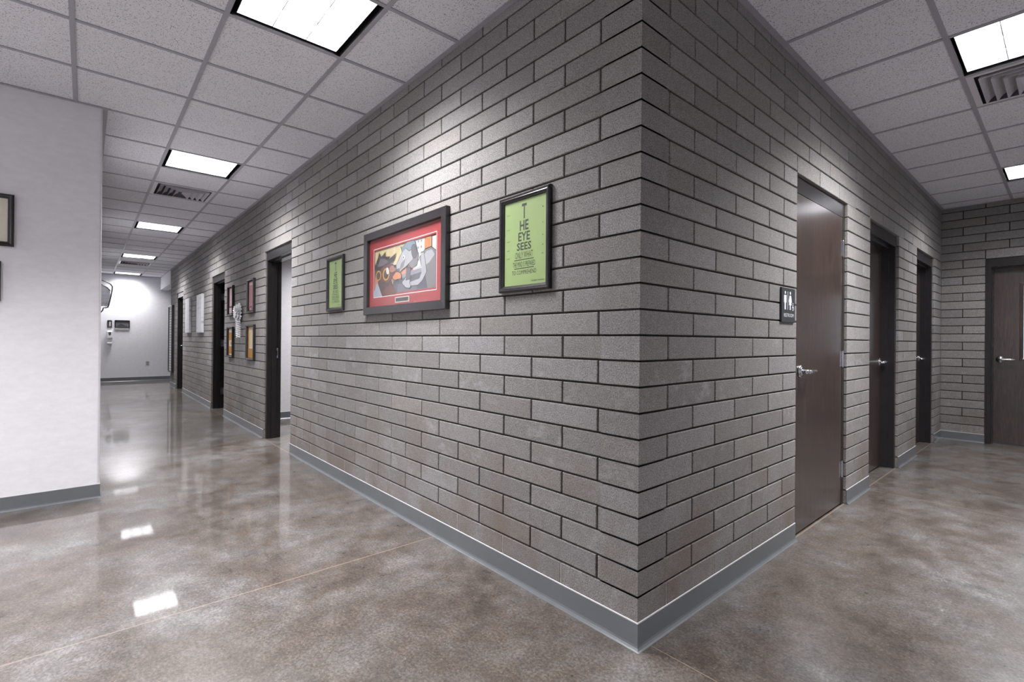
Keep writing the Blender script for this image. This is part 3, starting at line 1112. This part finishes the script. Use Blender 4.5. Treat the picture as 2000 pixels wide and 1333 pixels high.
# rosette with a twisted tail
def rosette():
    B = WL
    t = thing('wall_rosette', 'white ribbon rosette with a twisted tail hanging among four small frames', 'rosette', B, -253.5, 47.4, 0)
    m_ = color('silver_white_ribbon', 262, 262, 266, .35)
    mb = MB(B)
    n = 96
    for lay_, (r0, r1, c0, c1) in enumerate(((1.2, 5.0, 1.2, 1.0), (0.8, 4.2, 2.4, 2.2), (0.2, 3.2, 3.4, 3.2))):
        vs = []
        for k in range(n):
            th = 2 * math.pi * k / n
            pl = .32 * math.sin(th * 16)
            sc = 1 + .05 * math.sin(th * 8)
            vs.append((-253.5 + r0 * math.cos(th), 61.2 + r0 * math.sin(th), c0))
            vs.append((-253.5 + r1 * sc * math.cos(th), 61.2 + r1 * sc * math.sin(th), c1 + pl))
        mb.add(vs, [(2 * k, 2 * k + 1, (2 * k + 3) % (2 * n), (2 * k + 2) % (2 * n)) for k in range(n)])
    mb.cyl((-253.5, 61.2, .1), (0, 0, 3.2), .6, .9, 16)
    mb.build('rosette_head', m_, t, smooth=False)
    mb = MB(B)
    for ph in (0, math.pi):
        pts = []
        for k in range(61):
            s_ = k / 60
            pts.append((-253.2 + 1.6 * (s_ - .3) + .85 * math.sin(9 * math.pi * s_ + ph) * (1 - .5 * s_), 57.6 - 10.2 * s_, 1.5 + 1.0 * math.cos(9 * math.pi * s_ + ph)))
        mb.tube(pts, [.6 - .25 * k / 60 for k in range(61)], 8, sq=.6)
    mb.build('twisted_tail', m_, t, smooth=True)
rosette()

# two white panel prints
def marked_panel():
    if 'marked' not in MT:
        M = Mat('white_print_with_grey_marks')
        p = M.pos((1, 0.001, 1))
        v = M.n('ShaderNodeTexVoronoi', feature='F1')
        v.inputs['Scale'].default_value = 11
        v.inputs['Randomness'].default_value = 0.35
        M.l(p, v.inputs['Vector'])
        dots = M.ramp(v.outputs['Distance'], [(0.22, g(1)), (0.3, g(0))])
        n = M.noise(p, 6, 2)
        k = M.math('MULTIPLY', dots, M.ramp(n, [(0.45, g(0.1)), (0.6, g(0.7))]))
        M.l(M.mix(k, srgb(196, 197, 202), srgb(120, 120, 128)), M.b.inputs['Base Color'])
        MT['marked'] = M.m
    return MT['marked']

def panel_print(a0, a1, b0, b1, label, seed):
    t = thing('panel_print', label, 'wall panel', WL, (a0 + a1) / 2, b0, 0, 'white panel prints')
    mb = MB(WL); mb.cbox(a0, a1, b0, b1, 0.1, 1.6, .1)
    mb.build('panel', marked_panel(), t)
panel_print(-384.8, -363.6, 51.0, 78.7, 'white panel print on the brick, nearer one beside the dark open doorway', 3)
panel_print(-439, -418, 51.2, 79.0, 'white panel print on the brick, farther one beside the closed far door', 5)

# tall black frame by the end of the brick wall
t = thing('tall_framed_board', 'tall narrow black-framed white board at the far end of the brick wall', 'framed board', WL, -530, 13.5, 0)
mb = MB(WL)
mb.ring(-543.5, 13.8, -518.4, 78.2, [(0, .05), (0, 2.0), (.15, 2.15), (1.3, 2.15), (1.4, 2.0), (1.4, 1.0)])
mb.build('frame', MT['pframe'], t)
pn = panel(WL, -542.2, -519.7, 15.1, 76.9, 1.4, MT['white'], 'board', t)
mb = MB(WL)
for k in range(24):
    z = 17 + 2.5 * k
    mb.box(-540, -522, z, z + .8, 1.4, 1.42)
mb.build('printed_rows', color('grey_row_print', 150, 152, 158), pn)

# ------------------------------------------------------------------ pictures on the white wall at the left
def certificate(a0, a1, b0, b1, label):
    t = picture(WW, a0, a1, b0, b1, label, 1.2, 1.0, group='black frames on the left white wall',
                prof=[(0, .05), (0, .7), (.25, .98), (.5, 1.0), (.75, .8), (1.0, .72), (1.2, .5), (1.2, .25)])
    panel(WW, a0 + 1.1, a1 - 1.1, b0 + 1.1, b1 - 1.1, .3, color('ivory_paper', 250, 244, 226), 'print', t)
    return t
certificate(-96, -78.0, 71.1, 85.0, 'black frame around ivory paper, upper one at the left edge of the white wall')
certificate(-98.5, -80.4, 56.4, 67.0, 'black frame cut by the picture edge, below the ivory framed paper')

# ------------------------------------------------------------------ restroom sign
def sign():
    a0, a1, b0, b1 = 54.0, 62.0, 51.7, 59.6
    t = thing('restroom_sign', 'small charcoal restroom sign with white figures beside the first brown door', 'sign', WR, 58, b0, 0)
    mb = MB(WR); mb.cbox(a0, a1, b0, b1, 0.05, .38, .06)
    pl = mb.build('sign_plate', MT['sign'], t)
    f = MB(WR)
    c0, c1 = .38, .44
    def disc(x, y, r, n=18):
        f.poly([(x + r * math.cos(2 * math.pi * k / n), y + r * math.sin(2 * math.pi * k / n)) for k in range(n)], c0, c1)
    # man
    x = 55.9
    disc(x, 58.45, .36)
    f.poly([(x - .75, 57.9), (x + .75, 57.9), (x + .75, 56.2), (x + .45, 56.2), (x + .4, 57.2), (x + .4, 54.6), (x + .05, 54.6), (x, 56), (x - .05, 54.6), (x - .4, 54.6), (x - .4, 57.2), (x - .45, 56.2), (x - .75, 56.2)], c0, c1)
    f.box(57.3, 57.5, 54.6, 58.8, c0, c1)
    # woman
    x = 58.9
    disc(x, 58.45, .36)
    f.poly([(x - .45, 57.9), (x + .45, 57.9), (x + .95, 56.4), (x + .65, 56.3), (x + .45, 56.9), (x + .8, 55.7), (x + .3, 55.7), (x + .3, 54.6), (x + .04, 54.6), (x, 55.6), (x - .04, 54.6), (x - .3, 54.6), (x - .3, 55.7), (x - .8, 55.7), (x - .45, 56.9), (x - .65, 56.3), (x - .95, 56.4)], c0, c1)
    # wheelchair user
    disc(60.5, 56.15, .16)
    f.poly([(60.38, 55.9), (60.62, 55.9), (60.66, 55.35), (61.0, 55.3), (61.25, 54.75), (61.05, 54.7), (60.85, 55.1), (60.4, 55.15)], c0, c1)
    n = 20
    for k in range(n):
        th0, th1 = 2 * math.pi * k / n, 2 * math.pi * (k + 1) / n
        if 0.2 < th0 < 1.6:
            continue
        f.poly([(60.55 + r * math.cos(th), 54.95 + r * math.sin(th)) for r, th in ((.5, th0), (.5, th1), (.38, th1), (.38, th0))], c0, c1)
    f.build('pictograms', MT['signwhite'], pl)
    text_mesh('lettering', WR, [('RESTROOM', 58.2, 52.95, .8, 5.8, .40)], MT['signwhite'], pl)
    b = MB(WR)
    for k in range(8):
        for q in range(2):
            if (k * 3 + q) % 4:
                b.cyl((56 + .55 * k, 52.3 + .2 * q, .38), (0, 0, .03), .05, .05, 6)
    b.build('braille', MT['sign'], pl)
sign()

# ------------------------------------------------------------------ far white wall
t = picture(WE, -39.9, -27.2, 57.4, 65.5, 'wide dark-framed grey panorama on the white end wall', .9, 1.6, name='framed_panorama')
panel(WE, -39.1, -28.0, 58.2, 64.7, .5, color('grey_photo_print', 118, 118, 122), 'print', t)
panel(WE, -39.3, -27.8, 55.6, 57.35, 1.1, MT['plastic'], 'ledge', t, 1.0)
mb = MB(WE)
mb.poly([(-38.8, 58.6), (-36.5, 60.6), (-34.4, 61.8), (-32, 60.4), (-28.4, 58.6)], .5, .53)
mb.build('print_field', color('dark_photo_print', 74, 74, 80), t)
t = picture(WE, -45.9, -42.1, 57.2, 65.2, 'small dark-framed picture left of the panorama on the end wall', .9, 1.0)
panel(WE, -45.1, -42.9, 58, 64.4, .4, color('grey_photo_print', 118, 118, 122), 'print', t)
panel(WE, -44.3, -43.1, 59, 63.6, .5, MT['white'], 'print_field', t)
t = thing('hand_sanitizer_dispenser', 'white wall-mounted hand sanitizer dispenser under the small frame on the end wall', 'dispenser', WE, -43.9, 40.2, 0)
mb = MB(WE); mb.cbox(-46.3, -41.6, 46.0, 53.6, .05, 3.6, .7)
bd = mb.build('body', MT['plastic'], t)
mb = MB(WE); mb.poly([(-45.0, 50.0), (-44.0, 48.6), (-42.9, 50.0), (-42.9, 52.6), (-45.0, 52.6)], 3.6, 3.66)
mb.build('window', color('grey_dispenser_window', 84, 84, 88), bd)
mb = MB(WE); mb.box(-45.2, -42.4, 41.6, 46.0, .05, 1.0); mb.cyl((-43.8, 45.0, 2.2), (0, 1.2, 0), .5, .6, 12)
mb.build('bracket', MT['plastic'], t)
mb = MB(WE); mb.cbox(-45.9, -42.0, 40.2, 41.6, .05, 3.6, .3)
mb.build('drip_tray', MT['plastic'], t)
t = thing('wall_outlet', 'small white electrical outlet low on the white end wall', 'outlet', WE, -11.5, 16, 0)
mb = MB(WE); mb.cbox(-13.1, -9.9, 16, 21, 0.02, .25, .08)
pl = mb.build('cover_plate', color('light_almond_plastic', 206, 204, 200), t)
for z in (17.2, 19.3):
    mb = MB(WE)
    mb.box(-12.2, -10.8, z, z + 1.1, .25, .3)
    mb.build('socket', color('socket_grey', 150, 148, 146), pl)

# ------------------------------------------------------------------ curved black rack projecting past the white corner
def rack():
    B = basis((-330, -60, 0), (0, 1, 0), (1, 0, 0))     # a = out from the corridor wall, c = towards the viewer
    t = thing('wall_rack', 'curved black rack with pale mesh sticking out past the white corner, down the left corridor', 'rack', B, 0, 58.5, 0)
    k = 1.56
    # outline traced in its own plane: (out from wall, height)
    def pt(u, v):
        return (u, v, 0)
    outer = [(0.3, 81.0), (2.0, 80.8), (3.8, 80.3), (6.1, 79.4), (7.6, 78.3), (8.4, 76.9), (8.3, 75.0), (7.9, 71.8), (7.3, 68.4), (6.8, 65.8), (6.4, 64.6), (5.4, 64.3), (4.4, 64.2), (4.1, 62.8), (3.0, 61.2), (1.4, 59.8), (0.3, 58.8)]
    inner = [(0.3, 79.0), (2.0, 78.6), (3.8, 77.8), (5.9, 76.4), (7.5, 74.4)]
    mb = MB(B)
    mb.tube([pt(*q) for q in outer], .34, 10)
    mb.tube([pt(*q) for q in inner], .26, 10)
    mb.tube([(0.3, 65.6, 0), (3.0, 65.5, 0), (6.6, 65.3, 0)], .22, 8)
    mb.tube([(0.3, 58.4, 0), (0.3, 81.4, 0)], .3, 8)
    mb.build('bent_frame', MT['pframe'], t, smooth=True)
    mb = MB(B)
    mb.poly([(0.4, 65.6), (6.6, 65.6), (7.1, 68.4), (7.6, 71.8), (7.5, 74.2), (5.9, 76.2), (3.8, 77.6), (2.0, 78.4), (0.4, 78.8)], -.06, .06)
    ms = mb.build('mesh_panel', color('pale_mesh_panel', 176, 178, 184), t)
    mb = MB(B)
    for q in range(12):
        z = 66.4 + q * .9
        mb.tube([(0.2, z + .5, .1), (6.6 + min(q, 9) * .09, z, .1)], .09, 6)
    mb.build('wires', color('grey_wire', 120, 120, 126), ms)
rack()
